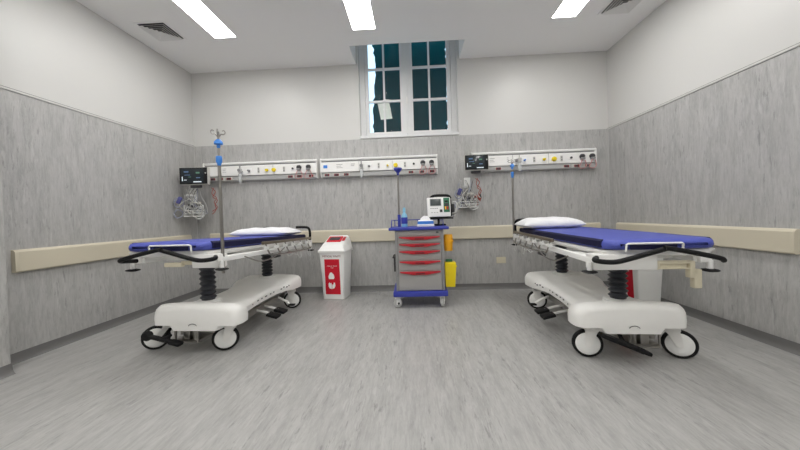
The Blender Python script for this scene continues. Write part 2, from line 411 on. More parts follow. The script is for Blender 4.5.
# ================================================================== TROLLEYS
def trolley(origin, yaw, side, z0, tilt, label, pole, casters, pedal, hook, ps, hx0):
    """local: +y head end, inner (aisle) side is +x before mirroring by side"""
    t = thing('hospital_trolley', label, 'trolley', (origin[0], origin[1], 0), -yaw, 'patient trolleys')
    def tb(v): return Vector((v.x*side, v.y, v.z))
    def td(v): return Vector((v.x*side, v.y, v.z+z0-tilt*v.y))
    def tm(v): return Vector(((v.x-.05+.038*v.y)*side, v.y, v.z+z0-tilt*v.y))
    # --- base hood
    def lerp(tab, y):
        for (a, va), (b, vb) in zip(tab, tab[1:]):
            if y <= b:
                k = (y-a)/(b-a); k = k*k*(3-2*k); return va+(vb-va)*k
        return tab[-1][1]
    W = [(-.76, .382), (-.58, .382), (-.44, .31), (-.1, .285), (.14, .285), (.40, .350), (.76, .372)]
    CX_ = [(-.76, .042), (-.58, .042), (-.36, 0), (.76, 0)]
    ZS = [(-.76, .262), (-.56, .262), (-.44, .280), (.36, .285), (.48, .262), (.76, .262)]
    KL = [(-.76, .042), (-.56, .042), (-.44, .012), (.4, .012), (.5, .042), (.76, .042)]
    H = [(-.76, .428), (-.64, .431), (-.54, .400), (-.40, .372), (-.2, .355), (.2, .365), (.45, .410), (.76, .415)]
    R = []
    ys = [-.715, -.712, -.70, -.68, -.65, -.61, -.56, -.5, -.45, -.4, -.35, -.3, -.25, -.2, -.15, -.1, 0, .1, .15, .2, .25, .3, .35, .4, .45, .5, .56, .61, .65, .68, .70, .712, .715]
    for i, y in enumerate(ys):
        e = min(y+.715, .715-y); k = min(1, e/.075); rd = 1-math.sqrt(max(0, 1-(1-k)**2))   # 1 at tip
        w = lerp(W, y)-.055*rd; zt = lerp(H, y)-.05*rd
        zs = lerp(ZS, y); cr = .010; xc = lerp(CX_, y); kl = lerp(KL, y)
        sec = [(-w, zs), (-w-.003, zs+.05), (-w, zt-.062), (-w+.012, zt-.034), (-w+.034, zt-.014), (-w+.07, zt-.004), (-w*.4, zt+cr*.6), (0, zt+cr),
               (w*.4, zt+cr*.6), (w-.07, zt-.004), (w-.034, zt-.014), (w-.012, zt-.034), (w, zt-.062), (w+.003, zs+.05), (w, zs),
               (w*.62, zs), (w*.54, zs-kl), (-w*.54, zs-kl), (-w*.62, zs)]
        R.append([(x+xc, y, z) for x, z in sec])
    h = MB(tb).rings(R).build('base_hood', 'white', t)
    # small raised emblem arc on the hood's foot end, marks along the inner skirt
    MB(tb).tube([(.0, -.7185, .262), (.008, -.7185, .272), (.035, -.7185, .279), (.062, -.7185, .272), (.07, -.7185, .262)], .0022, 6).build('emblem', 'dgray', h)
    for y, z, l in ((-.30, .312, .012), (-.20, .318, .03), (-.12, .318, .02), (-.05, .32, .04), (.05, .32, .025), (.12, .322, .02), (.24, .325, .02), (.28, .338, .015), (.32, .33, .02), (.36, .338, .012)):
        w = lerp(W, y)+lerp(CX_, y)+.0035
        w2 = lerp(W, y+l)+lerp(CX_, y+l)+.0035
        MB(tb).prism([(w-.004, y), (w, y), (w2, y+l), (w2-.004, y+l)], 'z', z-.006, z+.006).build('decal_mark', 'dgray', h, False)
    # under-carriage
    u = MB(tb)
    for a in (-.16, .16): u.b2((a-.02, -.60, .14), (a+.02, .6, .20), .006)
    u.b2((-.17, -.66, .10), (.05, -.50, .125), .004); u.tube([(-.16, -.67, .22), (-.16, -.67, .11), (.04, -.67, .11), (.04, -.67, .22)], .009, 8, False)
    u.b2((-.10, -.66, .125), (-.04, -.56, .20), .006); u.cyl((0, -.64, .12), (0, -.64, .21), .022); u.b2((-.15, -.62, .17), (.15, -.5, .24), .008)
    u.build('undercarriage', 'steel', t)
    # --- casters : (x, y, swivel angle, tyre radius)
    for (x, y, a, hx) in casters:
        c0 = Vector((x, y, 0)); ax = Vector((math.cos(a), math.sin(a), 0)); tr = Vector((-math.sin(a), math.cos(a), 0))
        r = .106; ctr = c0+Vector((0, 0, r))
        top = Vector((hx, y*.985, 0))
        # fork: swivel stem plus two shells hugging the wheel
        f = MB(tb); f.cyl(top+Vector((0, 0, .185)), top+Vector((0, 0, .262)), .034, .036)
        for sgn in (-1, 1):
            p = ctr+ax*sgn*.030
            poly = []
            for d, z in ((-.020, -.008), (.0, -.022), (.020, -.008), (.034, .06), (.042, .105), (-.042, .105), (-.034, .06)):
                poly.append(p+Vector((0, 0, z))+((top-c0)*(max(0, z)/.105) if True else 0)+tr*d)
            R = [[q-ax*sgn*.001 for q in poly], [q+ax*sgn*.009 for q in poly]]
            f.rings(R)
        fk = top*.5+c0*.5
        f.box((top.x, top.y, .218), (.085, .095, .03), .01, Matrix.Rotation(a, 3, 'Z'))
        cs = f.build('caster', 'white', t)
        y_ = MB(tb); y_.lathe([(.086, -.017), (.098, -.017), (.104, -.011), (r, 0), (.104, .011), (.098, .017), (.086, .017)], ctr, ax, 40)
        y_.build('tyre', 'black', cs)
        d_ = MB(tb); d_.lathe([(0, -.027), (.05, -.025), (.078, -.021), (.088, -.014), (.088, .014), (.078, .021), (.05, .025), (0, .027)], ctr, ax, 40)
        d_.build('wheel_cover', 'whitep', cs)
    # --- brake pedal at foot end
    px, ang = pedal
    p = MB(tb); A = Vector((px, -.73, .155)); dr = Vector((math.cos(ang), 0, math.sin(ang)))
    p.tube([(px-.02, -.62, .20), (px, -.70, .17), tuple(A)], .014, 8)
    p.tube([tuple(A-dr*.13+Vector((0, -.01, 0))), tuple(A-dr*.07), tuple(A), tuple(A+dr*.09), tuple(A+dr*.14)], .020, 10)
    if hook: p.lathe([(0, -.03), (.03, -.028), (.042, -.01), (.042, .01), (.03, .028), (0, .03)], A-dr*.13, (0, 1, 0), 20)
    else: p.box(A-dr*.13, (.10, .06, .030), .013, Matrix.Rotation(-ang, 3, 'Y'))
    p.box(A+dr*.13, (.10, .06, .032), .013, Matrix.Rotation(-ang, 3, 'Y'))
    p.tube([tuple(A), tuple(A+Vector((.09*dr.x, 0, .035)))], .011, 8)
    p.build('brake_pedal', 'black', t)
    # --- side pedals, aisle side
    for y in (-.09, .06):
        sp = MB(tb).tube([(.16, y+.07, .17), (.28, y+.03, .165), (.37, y, .15)], .013, 8).build('pedal_arm', 'white', t)
        MB(tb).box((.395, y, .142), (.12, .10, .028), .011, Matrix.Rotation(.25, 3, 'Y')).build('pedal_pad', 'black', sp)
    sp = MB(tb).tube([(.22, .36, .20), (.32, .34, .16), (.36, .34, .13)], .013, 8).build('pedal_arm', 'white', t)
    MB(tb).box((.385, .345, .118), (.07, .05, .02), .008).build('pedal_pad', 'black', sp)
    # --- bellows columns
    for y in (-.50, .50):
        n = 9; zb, zt = (.405 if y < 0 else .415), .775; pr = [(0, zb-.02), (.098, zb-.02), (.096, zb+.012), (.058, zb+.016)]
        for i in range(n):
            za = zb+.02+(zt-zb-.02)*i/n; zc = zb+.02+(zt-zb-.02)*(i+.5)/n
            pr += [(.048, za), (.067, zc)]
        pr += [(.05, zt), (0, zt)]
        def tcol(v): 
            k = max(0, (v.z-.5)/.3); return Vector((v.x*side, v.y, v.z+k*(z0-tilt*v.y)))
        MB(tcol).lathe(pr[3:], (.015, y, 0), n=40).build('bellows_column', 'bellow', t, False)
        MB(tb).lathe([(.104, zb-.03), (.100, zb+.01), (.085, zb+.018), (.0, zb+.018)], (.015, y, 0), n=28).build('column_collar', 'whitep', t)
    # --- deck: shell under mattress
    y0, y1 = -.795, .99; R = []
    for y, w, dz in ((y0, .345, .014), (y0+.02, .368, .004), (y0+.06, .372, 0), (0, .372, 0), (y1-.06, .372, 0), (y1-.02, .368, .004), (y1, .345, .014)):
        R.append([(-w, y, .838), (-w+.004, y, .822+dz), (-w+.03, y, .800+dz), (-w+.10, y, .785+dz), (w-.10, y, .785+dz), (w-.03, y, .800+dz), (w-.004, y, .822+dz), (w, y, .838)])
    dk = MB(tm).rings(R).build('deck', 'white', t)
    # side channels and cross members
    fm = MB(td)
    for x in (-.335, .335): fm.b2((x-.022, -.77, .745), (x+.022, .97, .788), .008)
    fm.b2((-.33, -.60, .745), (.33, -.42, .785), .008); fm.b2((-.33, .42, .745), (.33, .6, .785), .008)
    fm.b2((-.09, -.6, .755), (.09, .6, .785), .006)
    fm.build('chassis_frame', 'whitep', t)
    # aisle side corner housing at the foot, and plates at the other corners
    MB(td).b2((hx0, -.815, .703), (.352, -.70, .812), .012).build('corner_housing', 'white', t)
    MB(td).b2((-.408, -.80, .745), (-.335, -.72, .80), .010).build('corner_housing', 'white', t)
    for x in (-.37, .37): MB(td).b2((x-.03, .93, .735), (x+.03, 1.0, .83), .010).build('corner_housing', 'white', t)
    for x, y in ((-.40, -.79), (.372, -.80), (-.39, .985), (.375, .985)):
        b = MB(td); b.lathe([(0, -.012), (.02, -.011), (.044, -.005), (.050, 0), (.044, .006), (.02, .011), (0, .012)], (x, y, .692), n=24)
        b = b.build('corner_bumper', 'black', t)
        MB(td).cyl((x, y, .70), (x, y, .760), .017, n=12).build('bumper_stem', 'whitep', b)
    # --- mattress
    prof = []
    def ms(w, zt, zb):
        r = .018
        return [(-w+.05, zb), (-w+.012, zb+.006), (-w+.002, zb+.02), (-w, (zb+zt)/2), (-w+.003, zt-.016), (-w+.012, zt-.005), (-w+.03, zt), (-w*.5, zt+.004), (0, zt+.005),
                (w*.5, zt+.004), (w-.03, zt), (w-.012, zt-.005), (w-.003, zt-.016), (w, (zb+zt)/2), (w-.002, zb+.02), (w-.012, zb+.006), (w-.05, zb)]
    R = []; zb, zt = .840, .912
    my0, my1 = -.835, .955
    for y, w, up_, dn in ((my0, .27, .030, .025), (my0+.006, .30, .022, .014), (my0+.02, .325, .010, .005), (my0+.045, .345, .003, 0), (my0+.09, .356, 0, 0), (-.5, .358, .0, 0), (-.25, .357, -.003, 0), (0, .357, 0, 0), (.3, .357, 0, 0), (.6, .357, 0, 0),
                          (my1-.09, .356, 0, 0), (my1-.045, .345, .003, 0), (my1-.02, .325, .01, .005), (my1, .28, .025, .02)):
        R.append([(x, y, z) for x, z in ms(w, zt-up_, zb+dn)])
    mt = MB(tm).rings(R).build('mattress', 'blue', t)
    # navy gusset along both long sides
    for sg in (-1, 1):
        g = []
        for y in (-.765, -.75, -.3, 0, .4, .90, .915):
            x = .3575*sg; e = .004*sg; k = .0 if -.76 < y < .91 else .004*sg
            g.append([(x-.006*sg-k, y, zb+.014), (x+e-k, y, zb+.018), (x+e-k, y, zt-.012), (x-.012*sg-k, y, zt+.0006), (x-.03*sg, y, zt-.01)])
        MB(tm).rings(g).build('gusset', 'navy', mt)
    # --- white retainer bar at the foot
    MB(td).tube([(-.19, -.845, .832), (-.19, -.852, .882), (-.18, -.854, .888), (.15, -.854, .888), (.16, -.852, .882), (.16, -.845, .832)], .0065, 8, False).build('mattress_retainer', 'whitep', t)
    MB(td).b2((-.16, -.846, .845), (.13, -.838, .878), .003).build('dark_label_pad', 'navy', t)
    # --- folded push handles at the foot (black)
    MB(td).tube([(.33, -.81, .790), (.375, -.875, .785), (.33, -.885, .775), (.25, -.885, .772), (.16, -.885, .792), (.0, -.885, .838), (-.07, -.885, .858)], .0165, 10).build('push_handle', 'black', t)
    tip = [(-.31, -.84, .772), (-.37, -.85, .772), (-.418, -.870, .774)] if hook else [(-.405, -.880, .772)]
    MB(td).tube(tip+[(-.37, -.895, .79), (-.24, -.90, .822), (-.08, -.898, .856), (-.04, -.898, .860)], .0165, 10).build('push_handle', 'black', t)
    # --- head end push handles, raised
    for x, hk in ((.362, 1), (-.30, -1)):
        MB(td).tube([(x, .995, .80), (x+.005, 1.01, .90), (x, 1.0, .975), (x-.02*hk, .97, 1.005), (x-.09*hk, .93, 1.012), (x-.15*hk, .91, 1.01)], .017, 10).build('push_handle', 'black', t)
    # --- folded side rail, aisle side
    rail = MB(td).b2((.388, -.26, .846), (.412, .95, .876), .008).build('side_rail', 'taupe', t)
    st = MB(td)
    for y in (-.20, .0, .20, .40, .60, .80):
        st.tube([(.40, y, .850), (.412, y+.01, .80), (.415, y+.05, .745), (.405, y+.12, .725)], .0075, 8)
    st.tube([(.412, -.10, .745), (.418, .1, .728), (.418, .8, .728), (.41, .93, .75)], .008, 8)
    st.tube([(.405, -.55, .765), (.43, -.35, .70), (.43, -.1, .715), (.42, .15, .79)], .006, 8)
    st.build('rail_strut', 'steel', rail)
    for y in (-.20, .0, .20, .40, .60, .80): MB(td).b2((.385, y-.014, .795), (.425, y+.014, .828), .004).build('rail_joint', 'whitep', rail)
    MB(td).tube([(.38, .10, .73), (.40, .02, .69), (.41, -.06, .70), (.40, -.14, .745), (.38, -.2, .75)], .0045, 6).build('rail_cable', 'lgray', rail)
    MB(td).tube([(.39, .5, .74), (.41, .52, .66), (.41, .56, .63), (.41, .60, .66), (.39, .62, .74)], .004, 6).build('rail_cable', 'lgray', rail)
    MB(td).tube([(.39, .82, .74), (.41, .84, .64), (.41, .90, .63), (.39, .91, .73)], .004, 6).build('rail_cable', 'lgray', rail)
    MB(td).tube([(.38, .2, .74), (.42, .25, .69), (.42, .35, .705), (.42, .45, .685), (.4, .55, .72)], .005, 6).build('rail_cable', 'lgray', rail)
    MB(td).box((.415, -.03, .712), (.035, .13, .022), .006).build('release_handle', 'dgray', rail)
    # far side rail (wall side), also folded
    r2_ = MB(td).b2((-.412, -.06, .79), (-.390, .95, .82), .008).build('side_rail', 'taupe', t)
    # --- IV pole
    zb_, zt_, px_, py_ = pole[0], pole[1], pole[2], pole[3]
    kn = pole[4]
    pm = (zb_+zt_)/2
    pl = MB(tb); pl.cyl((px_, py_, zb_), (px_, py_, kn[0]), .013); pl.cyl((px_, py_, kn[0]), (px_, py_, zt_-.02), .008)
    pl = pl.build('drip_pole', 'steel', t)
    hk = MB(tb)
    for a in range(4):
        a = a*PI/2+.5; c, s = math.cos(a), math.sin(a)
        hk.tube([(px_, py_, zt_-.05), (px_+.02*c, py_+.02*s, zt_-.02), (px_+.038*c, py_+.038*s, zt_-.02), (px_+.05*c, py_+.05*s, zt_-.004), (px_+.042*c, py_+.042*s, zt_+.012), (px_+.028*c, py_+.028*s, zt_+.006)], .0045, 6)
    hk.build('hook', 'steel', pl)
    MB(tb).lathe([(0, -.05), (.012, -.05), (.014, -.03), (.034*ps, -.008), (.034*ps, .03), (.028*ps, .036), (0, .036)], (px_, py_, kn[0]), n=20).build('pole_clamp', 'sblue', pl)
    MB(tb).lathe([(0, -.035), (.012, -.035), (.014, -.01), (.048*ps, -.005), (.046*ps, .014), (.022*ps, .034), (0, .034)], (px_, py_, kn[1]), n=20).build('drip_cup', 'sblue', pl)
    return t, td, tb

side_l, side_r = 1, -1
LT, tdL, tbL = trolley((-1.845, 3.09), math.radians(2.5), 1, .022, .035, 'white trolley with blue mattress standing along the left wall', (.70, 1.83, .343, -.745, (1.600, 1.735)),
        [(-.44, -.57, math.radians(124), -.31), (.215, -.57, math.radians(118), .26), (-.27, .59, math.radians(100), -.27), (.275, .60, math.radians(104), .27)], (-.235, -.22), True, .68, .13)
RT, tdR, tbR = trolley((1.625, 2.92), math.radians(3.0), -1, .0, -.006, 'white trolley with blue mattress standing along the right wall', (.80, 1.78, .385, 1.01, (1.60, 1.705)),
        [(.30, -.60, math.radians(103), .27), (-.345, -.60, math.radians(120), -.30), (.265, .57, math.radians(103), .27), (-.27, .58, math.radians(80), -.27)], (.11, .40), False, .55, -.06)

# cream folded hand crank below each foot end
def crank(t, td, pts_boxes):
    c = MB(td)
    for p, q in pts_boxes: c.b2(p, q, .008)
    return c.build('folding_bracket', 'pvc', t)
crank(LT, tdL, [((-.12, -.80, .712), (.03, -.76, .747)), ((-.0, -.77, .725), (.11, -.73, .755))])
# right trolley: L-shaped bracket (x mirrored, so negative x is the wall side)
b = crank(RT, tdR, [((-.275, -.80, .738), (-.06, -.755, .758)), ((-.275, -.80, .702), (-.06, -.76, .712)), ((-.085, -.80, .70), (-.055, -.755, .757)), ((-.26, -.79, .71), (-.09, -.77, .74)), ((-.305, -.80, .64), (-.27, -.755, .758)), ((-.345, -.80, .57), (-.295, -.76, .70)), ((-.32, -.80, .66), (-.28, -.77, .70))])

# pillows
def pillow(name, L, W, H, loc, rz, label, tilt=0):
    R = []; n = 22; mseg = 28
    for i in range(n+1):
        u = -1+2*i/n; row = []
        for j in range(mseg):
            a = 2*PI*j/mseg; cx = math.cos(a); sz = math.sin(a)
            ex = math.copysign(abs(cx)**.62, cx)
            env = (1-abs(u)**4.2)**.55 if abs(u) < 1 else 0
            sq = 1-.05*(1-u*u)
            x = u*L/2*(1-.04*(1-ex*ex)); y = ex*W/2*(sq*.5+.5)*(1 if abs(u) < .97 else .97)
            z = math.copysign(abs(sz)**.9, sz)*H/2*(max(env, .04))*(1+.06*math.sin(x*31+y*13)+.04*math.sin(x*11-y*23))
            if z < 0: z *= .55
            row.append((x, y, z))
        R.append(row)
    o = MB().rings(R).build(name, 'linen'); o.location = loc; o.rotation_euler = (tilt, 0, rz)
    return tag(o, label, 'pillow')
pillow('pillow', .74, .46, .140, (-1.845, 3.70, .948), -.04, 'white pillow at the head of the left trolley', -.035)
pillow('pillow', .66, .44, .165, (1.575, 3.60, .962), -.06, 'white pillow at the head of the right trolley')

# ================================================================== WASTE BINS
def bin_(loc, rz, label):
    t = thing('waste_bin', label, 'waste bin', (loc[0], loc[1], 0), rz, 'lidded medical waste bins')
    def rr(hx, hy, r, z, n=4):
        out = []
        for cx, cy, a0 in ((hx-r, hy-r, 0), (-hx+r, hy-r, PI/2), (-hx+r, -hy+r, PI), (hx-r, -hy+r, 1.5*PI)):
            for k in range(n+1):
                a = a0+k*PI/2/n; out.append((cx+r*math.cos(a), cy+r*math.sin(a), z))
        return out
    MB().rings([rr(.148, .135, .02, 0), rr(.150, .137, .02, .01), rr(.166, .155, .022, .40), rr(.178, .168, .024, .645)]).build('bin_body', 'whitep', t)
    MB().rings([rr(.153, .14, .02, .0), rr(.155, .142, .02, .012)]).build('base_rim', 'offwhite', t)
    # lid: rim, sloping front, rounded top rising to the back
    def ring(hx, yf, yb, zf, zb, r=.03):
        out = []
        for (x, y, z) in rr(hx, .5, r, 0):
            k = (y+.5); yy = yf+(yb-yf)*k; out.append((x, yy, zf+(zb-zf)*k))
        return out
    lid = MB().rings([ring(.186, -.178, .178, .640, .640), ring(.190, -.182, .182, .648, .648), ring(.190, -.182, .182, .672, .672), ring(.182, -.172, .176, .680, .690), ring(.168, -.158, .168, .700, .790),
                ring(.150, -.120, .155, .742, .842), ring(.135, -.10, .14, .758, .858)]).build('lid', 'whitep', t)
    sl = math.atan2(.10, .22)
    Rm = Matrix.Rotation(sl, 3, 'X')
    q = MB(); q.box((-.012, .015, .8125), (.205, .150, .012), .005, Rm); q.build('flap', 'labelred', lid)
    q = MB(); q.box((-.012, .012, .818), (.150, .085, .008), .004, Rm); q.build('opening', 'dgray', lid)
    q = MB(); q.box((.122, .02, .818), (.036, .11, .005), .002, Rm); q.build('lid_label', 'red', lid)
    tl = math.atan2(.178-.148, .645)
    # front label lies on the tapering front
    def fy(z): return -(.137+(.155-.137)*(z-.01)/.39 if z < .40 else .155+(.168-.155)*(z-.4)/.245)-.0012
    lab = MB(); R = []
    for z in (.075, .40, .555): 
        R.append([(-.106, fy(z), z), (.106, fy(z), z), (.106, fy(z)+.002, z), (-.106, fy(z)+.002, z)])
    lab = lab.rings(R).build('front_label', 'labelred', t, False)
    tilt = math.radians(90)+.05
    text('MEDICAL WASTE', .034, 'darkred', t, (0, fy(.595)-.0005, .595), (tilt, 0, 0))
    text('MEDICAL WASTE', .018, 'whitep', lab, (0, fy(.462)-.0008, .462), (tilt, 0, 0))
    text('ONLY', .016, 'whitep', lab, (0, fy(.438)-.0008, .438), (tilt, 0, 0))
    # pictograms: a bag and a pair of gloves
    y = fy(.33)-.0012
    p = MB(); p.prism([(-.05, .285), (.02, .285), (.028, .31), (.02, .345), (-.005, .372), (-.02, .378), (-.04, .36), (-.056, .32)], 'y', y-.002, y+.003); p.build('bag_pictogram', 'whitep', lab, False)
    y = fy(.2)-.0016
    p = MB(); p.prism([(-.05, .16), (-.018, .15), (-.014, .20), (-.02, .235), (-.03, .225), (-.045, .24), (-.06, .225), (-.062, .19)], 'y', y-.002, y+.004)
    p.prism([(.02, .16), (-.010, .15), (-.008, .195), (.0, .215), (.008, .205), (.015, .24), (.032, .232), (.036, .19)], 'y', y-.002, y+.004); p.build('glove_pictogram', 'whitep', lab, False)
    return t
bin_((-1.10, 4.155), -.12, 'white lidded waste bin with red front label beside the left trolley')
bin_((2.385, 3.36), -PI/2+.24, 'white waste bin with red label standing behind the right trolley')

# ================================================================== CART
CX, CY = .060, 3.60
t = thing('medication_cart', 'grey drawer cart with blue top and red handles in the centre', 'cart', (CX, CY+.22, 0), .012)
def L(x, y, z): return (x-CX, y-CY-.22, z)
def cb2(mb, p, q, bev=0): return mb.b2(L(*p), L(*q), bev)
x0, x1 = CX-.292, CX+.292
Y0, Y1 = 3.60, 4.04
cb2(MB(), (x0, Y0+.012, .20), (x1, Y1, .935), .006).build('cabinet', 'cartgray', t)
for x in (x0, x1-.034): cb2(MB(), (x, Y0, .205), (x+.034, Y0+.03, .935), .008).build('corner_post', 'gray', t)
cb2(MB(), (x0+.034, Y0+.002, .872), (x1-.034, Y0+.02, .935), .003).build('top_panel', 'cartgray', t)
cb2(MB(), (x1-.09, Y0-.001, .895), (x1-.06, Y0+.01, .915), .002).build('lock', 'dgray', t)
zs = [.868, .784, .698, .575, .450, .212]
for i in range(5):
    za, zb = zs[i+1]+.004, zs[i]-.002
    d = cb2(MB(), (x0+.038, Y0-.006, za), (x1-.038, Y0+.02, zb), .004).build('drawer', 'cartgray', t)
    hx0, hx1 = x0+.048, x1-.048; m = (hx0+hx1)/2; zt = zb-.006
    poly = [(hx0, zt), (hx1, zt), (hx1-.004, zt-.014), (m+.14, zt-.028), (m+.09, zt-.040), (m-.09, zt-.040), (m-.14, zt-.028), (hx0+.004, zt-.014)]
    h = MB(); h.prism([(a-CX, b) for a, b in poly], 'y', Y0-.030-CY-.22, Y0-.005-CY-.22, .003); h = h.build('drawer_handle', 'red', d)
    cb2(MB(), (m-.055, Y0-.032, zt-.034), (m+.055, Y0-.0295, zt-.014), .002).build('label_holder', 'darkred', h)
cb2(MB(), (CX-.365, Y0-.04, .938), (CX+.355, Y1+.04, .972), .012).build('worktop', 'cblue', t)
cb2(MB(), (CX-.330, Y0-.035, .140), (CX+.325, Y1+.03, .205), .014).build('base_bumper', 'cblue', t)
g = MB(); zr = 1.055
g.tube([L(CX-.33, Y0+.02, .97), L(CX-.33, Y0+.06, zr), L(CX-.33, Y1-.02, zr), L(CX-.30, Y1+.01, zr), L(CX+.29, Y1+.01, zr), L(CX+.32, Y1-.02, zr), L(CX+.32, Y0+.3, zr), L(CX+.32, Y0+.27, .97)], .006, 8)
for x in (CX-.31, CX, CX+.3): g.cyl(L(x, Y1+.01, .97), L(x, Y1+.01, zr), .006, n=8)
g.build('gallery_rail', 'cblue', t)
for x, y, a in ((x0+.01, Y0+.03, .5), (x1-.03, Y0+.03, 1.35), (x0+.03, Y1-.03, .2), (x1-.03, Y1-.03, .3)):
    c = MB(); ax = Vector((math.cos(a+PI/2), math.sin(a+PI/2), 0)); tr = Vector((math.cos(a), math.sin(a), 0)); ctr = Vector(L(x, y, .056))+tr*.0
    for sg in (-1, 1):
        c.box(ctr+ax*sg*.022+Vector((0, 0, .028)), (.055, .008, .085), .004, Matrix.Rotation(a, 3, 'Z'))
    c.box(ctr+Vector((0, 0, .077)), (.07, .055, .02), .006, Matrix.Rotation(a, 3, 'Z')); c.cyl(ctr+Vector((0, 0, .08)), ctr+Vector((0, 0, .10)), .014)
    k = c.build('caster', 'whitep', t)
    MB().lathe([(0, -.013), (.025, -.013), (.040, -.010), (.040, .010), (.025, .013), (0, .013)], ctr, ax, 24).build('wheel_hub', 'whitep', k); MB().lathe([(0, -.028), (.014, -.028), (.014, .028), (0, .028)], ctr, ax, 14).build('axle_cap', 'dgray', k)
    MB().lathe([(.041, -.014), (.05, -.014), (.056, -.006), (.056, .006), (.05, .014), (.041, .014)], ctr, ax, 28).build('tyre', 'lgray', k)
h = MB(); h.tube([L(x0, Y0+.10, .60), L(x0-.035, Y0+.10, .60), L(x0-.035, Y0+.34, .60), L(x0, Y0+.34, .60)], .010, 8, False); h.b2(L(x0-.03, Y0+.12, .42), L(x0-.002, Y0+.32, .60), .006)
h.build('side_pocket', 'dgray', t)
# pole on the cart
px, py = -.185, 3.95
p = MB(); p.cyl(L(px, py, .97), L(px, py, 1.72), .011); p = p.build('drip_pole', 'steel', t)
MB().lathe([(0, -.075), (.012, -.075), (.018, -.04), (.055, .0), (.055, .022), (0, .026)], L(px, py, 1.72), n=20).build('drip_cup', 'cblue', p)
MB().b2(L(px-.02, py-.02, .96), L(px+.02, py+.02, 1.13), .006).build('pole_socket', 'cblue', p)

# things on the cart
t = thing('spray_bottle', 'pale blue bottle with dark label at the left of the cart top', 'bottle', (-.115, 3.80, .972))
MB().lathe([(0, 0), (.036, 0), (.040, .006), (.040, .10), (.038, .135), (.026, .165), (.015, .18), (.015, .19), (0, .19)], n=24).build('bottle_body', 'paleblue', t)
MB().lathe([(.0405, .04), (.0415, .045), (.0415, .115), (.0405, .12)], n=24).build('wrap_label', 'cblue', t)
MB().lathe([(0, .19), (.018, .19), (.018, .225), (.012, .245), (0, .245)], n=16).build('cap', 'paleblue', t)
t = thing('wipes_box', 'white and blue box of wipes beside the bottle on the cart', 'box', (.148, 3.76, .972), .03)
MB().b2((-.105, -.06, 0), (.105, .06, .03), .006).build('box_tray', 'whitep', t)
MB().b2((-.098, -.055, .03), (.098, .055, .068), .004).build('box_band', 'sblue', t)
MB().rings([[(-.095, -.052, .068), (.095, -.052, .068), (.095, .052, .068), (-.095, .052, .068)], [(-.085, -.045, .078), (.085, -.045, .078), (.085, .045, .078), (-.085, .045, .078)]]).build('box_lid', 'whitep', t)
MB().rings([[(-.065, -.03, .076), (.065, -.03, .076), (.065, .03, .076), (-.065, .03, .076)], [(-.060, -.022, .10), (.055, -.022, .10), (.055, .022, .10), (-.060, .022, .10)], [(-.02, -.012, .135), (.035, -.01, .128), (.03, .01, .122), (-.03, .012, .125)]]).build('wipe_sheet', 'linen', t)

# defibrillator on its stand
t = thing('defibrillator', 'white defibrillator monitor with black handle on a post over the cart', 'monitor', (.335, 3.90, .972), .10)
K = MB(); K.cyl((.02, .02, 0), (.02, .02, .09), .018); K = K.build('mounting_post', 'whitep', t)
MB().b2((-.06, -.03, 0), (.08, .08, .022), .006).b2((-.02, .0, .02), (.0, .04, .09), .003).build('post_base', 'black', K)
MB().b2((-.15, -.07, .085), (.17, .12, .105), .008).build('shelf_plate', 'black', t)
tlt = Matrix.Rotation(-.13, 3, 'X')
def q(c, d, bev, name, m, parent=None):
    return MB().box(tlt @ Vector(c)+Vector((0, 0, .105)), d, bev, tlt).build(name, m, parent or t)
case = q((.022, .03, .120), (.285, .15, .225), .02, 'rear_case', 'black')
face = q((-.012, -.055, .125), (.300, .050, .250), .012, 'front_case', 'whitep')
q((-.055, -.0795, .185), (.150, .006, .100), .003, 'display_bezel', 'lgray', face); q((-.055, -.0825, .185), (.134, .004, .084), .002, 'display', 'lcd', face)
q((.086, -.0795, .150), (.078, .006, .185), .003, 'control_panel', 'greenp', face)
q((.086, -.0835, .155), (.05, .004, .038), .002, 'energy_dial', 'dgray', face); q((.070, -.0835, .11), (.018, .005, .04), .003, 'orange_button', 'orange', face); q((.098, -.0835, .11), (.018, .005, .04), .003, 'red_button', 'red', face)
q((.083, -.0835, .195), (.04, .004, .02), .002, 'status_light', 'black', face)
for i in range(4): q((-.115+i*.026, -.079, .108), (.018, .005, .010), .002, 'key', 'gray', face)
for i in range(3): q((-.105+i*.034, -.079, .055), (.022, .005, .012), .002, 'key', 'lgray', face)
q((.012, -.081, .075), (.035, .01, .035), .006, 'navigation_knob', 'dgray', face)
hd = MB(); hd.tube([(-.115, -.01, .345), (-.09, .0, .375), (-.04, .0, .388), (.08, .0, .388), (.13, .0, .378), (.155, .01, .35)], .017, 10); hd.build('carry_handle', 'black', t)
cc = MB(); cc.tube([(.168, -.0, .16), (.21, -.03, .17), (.225, -.03, .26), (.205, -.02, .30), (.17, 0, .29)], .011, 8); cc.tube([(.168, .03, .22), (.20, .03, .2), (.2, .03, .12), (.17, .03, .14)], .013, 8); cc.build('paddle_cable', 'lgray', t)
MB().box((.18, .02, .22), (.035, .10, .11), .012).build('paddle_holder', 'dgray', t)

